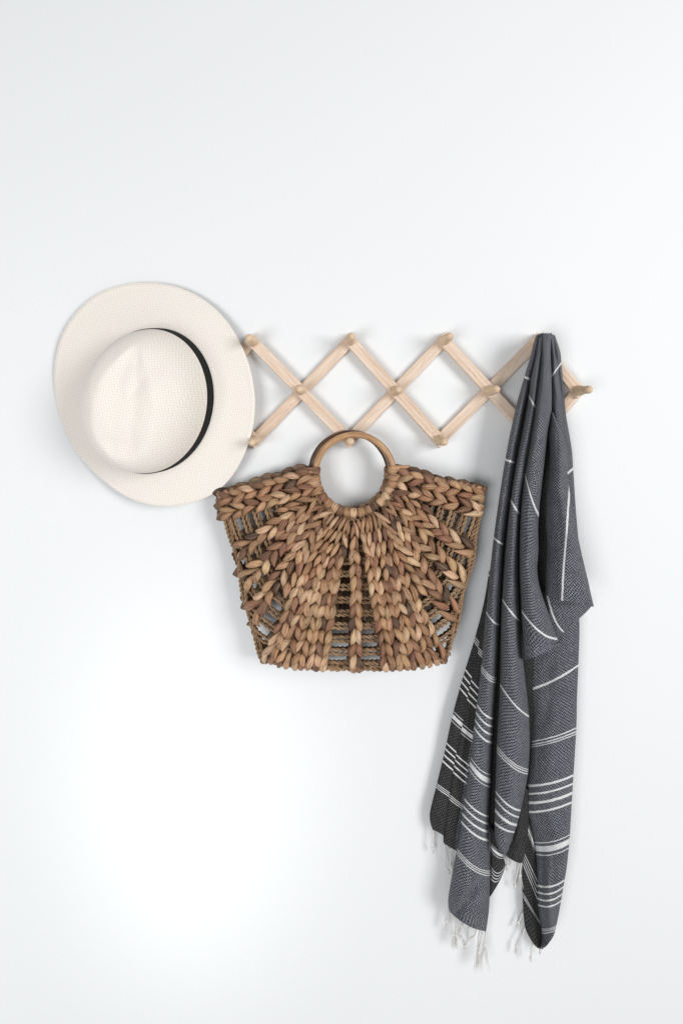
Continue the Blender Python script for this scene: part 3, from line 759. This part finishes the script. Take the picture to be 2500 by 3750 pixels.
Krows = [((1890, 2890), (1935, 2890), 0, 2100), ((1880, 3050), (1934, 3040), 0, 2180), ((1862, 3105), (1924, 3110), 4, 2250), ((1850, 3130), (1911, 3162), 8, 2300)]
Jrows = [((1795, 3030), (1818, 3060), 0, 1640), ((1795, 3100), (1840, 3135), 6, 1760), ((1794, 3150), (1849, 3160), 26, 1850), ((1794, 3190), (1848, 3180), 30, 1930), ((1792, 3235), (1830, 3226), 16, 2010), ((1790, 3285), (1802, 3274), 2, 2060)]
I1 = [((1790, 2090), (1800, 2100), 0, 1180), ((1770, 2210), (1790, 2240), 0, 1290), ((1736, 2343), (1768, 2386), 0, 1420), ((1692, 2486), (1752, 2552), 3, 1590), ((1655, 2622), (1712, 2672), 2, 1760), ((1627, 2752), (1690, 2806), 3, 1930), ((1597, 2876), (1668, 2926), 2, 2080), ((1572, 2985), (1650, 3028), 4, 2220), ((1583, 3040), (1640, 3075), -4, 2270)]
I2 = [((1778, 2200), (1800, 2230), 0, 1260), ((1744, 2376), (1792, 2428), 0, 1420), ((1708, 2516), (1776, 2586), 2, 1590), ((1684, 2664), (1750, 2714), 2, 1760), ((1660, 2790), (1728, 2848), 2, 1930), ((1642, 2916), (1712, 2968), 2, 2080), ((1624, 3020), (1695, 3060), 2, 2200), ((1622, 3086), (1688, 3124), 4, 2270)]
CORE = [((1975, 1245), (2020, 1240), 0, 330), ((1928, 1400), (2045, 1400), 0, 400), ((1866, 1690), (2050, 1690), 0, 440), ((1822, 1990), (2060, 1990), 0, 480), ((1790, 2280), (2060, 2280), 0, 520), ((1780, 2500), (1985, 2500), 0, 560), ((1770, 2700), (1965, 2700), 0, 590), ((1770, 2900), (1945, 2900), 0, 592), ((1785, 3000), (1900, 3000), 0, 592), ((1800, 3085), (1850, 3085), 0, 592)]
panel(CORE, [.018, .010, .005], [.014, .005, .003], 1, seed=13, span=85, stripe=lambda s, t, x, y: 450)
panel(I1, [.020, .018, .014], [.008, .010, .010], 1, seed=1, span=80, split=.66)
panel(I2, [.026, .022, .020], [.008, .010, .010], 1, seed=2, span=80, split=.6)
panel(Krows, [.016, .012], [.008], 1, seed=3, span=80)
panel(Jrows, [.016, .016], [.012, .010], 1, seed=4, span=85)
panel(Grows, [.010, .012, .014, .016, .016, .014], [.010, .024, .028, .028, .028, .018], 0, seed=5, span=95, nS=36, dent=creaseG, slope=.040)
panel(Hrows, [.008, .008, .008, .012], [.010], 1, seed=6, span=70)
panel(Frows, [.042, .036, .032, .026, .020, .014], [.020, .034, .030, .026, .024, .022], 0, seed=7, span=95, nS=30, dent=lambda x, y: -.010 * math.exp(-((x - np.interp(y, [1230, 1340, 1400, 1500], [2024, 2042, 2050, 2062])) / 5) ** 2) * (1 if y < 1500 else max(0, 1 - (y - 1500) / 80)))
panel(Arows, [.034, .042, .036, .030, .024, .022, .022], [.014, .030, .030, .034, .034, .032, .024], 0, seed=8, dent=creaseA)
panel(Erows, [.032, .028, .024], [.012, .014, .014], 0, seed=9, span=80, stripe=e_stripe)
panel(Brows, [.046, .050, .044, .040, .038, .030], [.022, .034, .034, .040, .042, .030], 0, seed=10)
panel(Drows, [.044, .046, .046, .048, .052, .058], [.024, .034, .038, .040, .042, .036], 0, seed=11, span=98, nS=36, stripe=d_stripe, wr=1.4, slope=.026)
panel(Crows, [.050, .060, .054, .054, .056, .060], [.026, .034, .036, .038, .042, .040], 0, seed=12, nS=32)
me = mesh('cloth', TV, TF)
for nm, arr in (('weave', TW), ('stripe', TS)):
    l = me.uv_layers.new(name=nm); li = np.empty(len(me.loops), dtype=np.int32); me.loops.foreach_get('vertex_index', li)
    l.data.foreach_set('uv', np.array(arr)[li].ravel())
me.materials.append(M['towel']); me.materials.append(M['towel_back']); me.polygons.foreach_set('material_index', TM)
cl = link('cloth', me, towel); so = cl.modifiers.new('thickness', 'SOLIDIFY'); so.thickness = .0012; so.offset = -1

random.seed(31)
def tassel(pts, d, knot=.86, rad=3.0):
    d0, d1 = d if isinstance(d, tuple) else (d, d * .8)
    n = len(pts); P3 = [P(x, y, d0 + (d1 - d0) * i / (n - 1)) for i, (x, y) in enumerate(pts)]
    # smooth polyline
    sm_ = []
    for i in range(n - 1):
        for k in range(6):
            t = k / 6; q = [cr1(P3[max(i - 1, 0)][c], P3[i][c], P3[i + 1][c], P3[min(i + 2, n - 1)][c], t) for c in range(3)]; sm_.append(Vector(q))
    sm_.append(P3[-1]); K = max(2, int(len(sm_) * knot)); body = sm_[:K]; v, f, uv = [], [], []
    twisted(body, rad * S, 15 * S, v, f, uv, nseg=5, step=2.2 * S)
    kp = body[-1]; t = (body[-1] - body[-2]).normalized()
    cs = [kp + t * (x * S) for x in (-5, -3, 0, 3, 5)]; tube_rows(cs, frames_of(cs), [1.5 * S, 4.6 * S, 5.6 * S, 4.6 * S, 1.5 * S], 8, v, f, uv)
    end = sm_[-1] - kp; L = max(end.length, 12 * S)
    for k in range(18):                    # frayed ends below the knot
        dv = (t + Vector((random.uniform(-.35, .35), random.uniform(-.3, .1), random.uniform(-.1, .1)))).normalized()
        q0 = kp + Vector((random.uniform(-2, 2) * S, random.uniform(-2, 2) * S, 0)); l = L * random.uniform(.6, 1.1)
        cs = [q0 + dv * (l * x) + Vector((0, 0, -L * .25 * x * x)) for x in (0, .5, 1)]; tube_rows(cs, frames_of(cs), [.7 * S, .6 * S, .3 * S], 4, v, f, uv)
    link('tassel', uv_mesh('tassel', [p - tow_inv for p in v], f, uv), towel, M['cotton'])
TA = [([(1585, 3038), (1585, 3070), (1580, 3100), (1590, 3122)], .016, .8), ([(1628, 3092), (1625, 3130), (1632, 3170), (1645, 3195)], .018, .9), ([(1645, 3105), (1650, 3140), (1648, 3160), (1657, 3190)], .018, .9),
      ([(1641, 3320), (1640, 3350), (1636, 3375), (1632, 3408)], .022, .72), ([(1660, 3352), (1654, 3385), (1656, 3410), (1660, 3432), (1668, 3462)], .026, .7), ([(1668, 3358), (1672, 3390), (1668, 3415), (1672, 3465)], .022, .75),
      ([(1682, 3372), (1688, 3400), (1680, 3430), (1702, 3440)], .026, .8), ([(1694, 3382), (1684, 3410), (1692, 3440), (1705, 3470)], .022, .8), ([(1716, 3396), (1715, 3430), (1708, 3455), (1700, 3472)], .028, .86), ([(1742, 3408), (1738, 3425), (1724, 3438), (1712, 3446)], .028, .8),
      ([(1755, 3412), (1750, 3440), (1750, 3470), (1745, 3540)], .026, .7), ([(1764, 3416), (1758, 3450), (1752, 3490), (1748, 3545)], .028, .72), ([(1776, 3412), (1775, 3440), (1772, 3475), (1765, 3530)], .024, .6),
      ([(1857, 3140), (1858, 3160), (1856, 3172), (1862, 3184)], .014, .72), ([(1900, 3162), (1892, 3195), (1884, 3232), (1884, 3252)], .016, .86), ([(1908, 3158), (1904, 3190), (1904, 3215), (1902, 3250)], .014, .6),
      ([(1912, 3345), (1904, 3365), (1897, 3380), (1892, 3398)], .012, .7), ([(1921, 3398), (1910, 3430), (1892, 3460), (1886, 3492)], .014, .75), ([(1950, 3458), (1944, 3475), (1944, 3495), (1942, 3516)], .022, .9), ([(1978, 3472), (1978, 3480), (1972, 3492)], .022, .6)]
for pts, d, kn in TA: tassel(pts, d, kn)
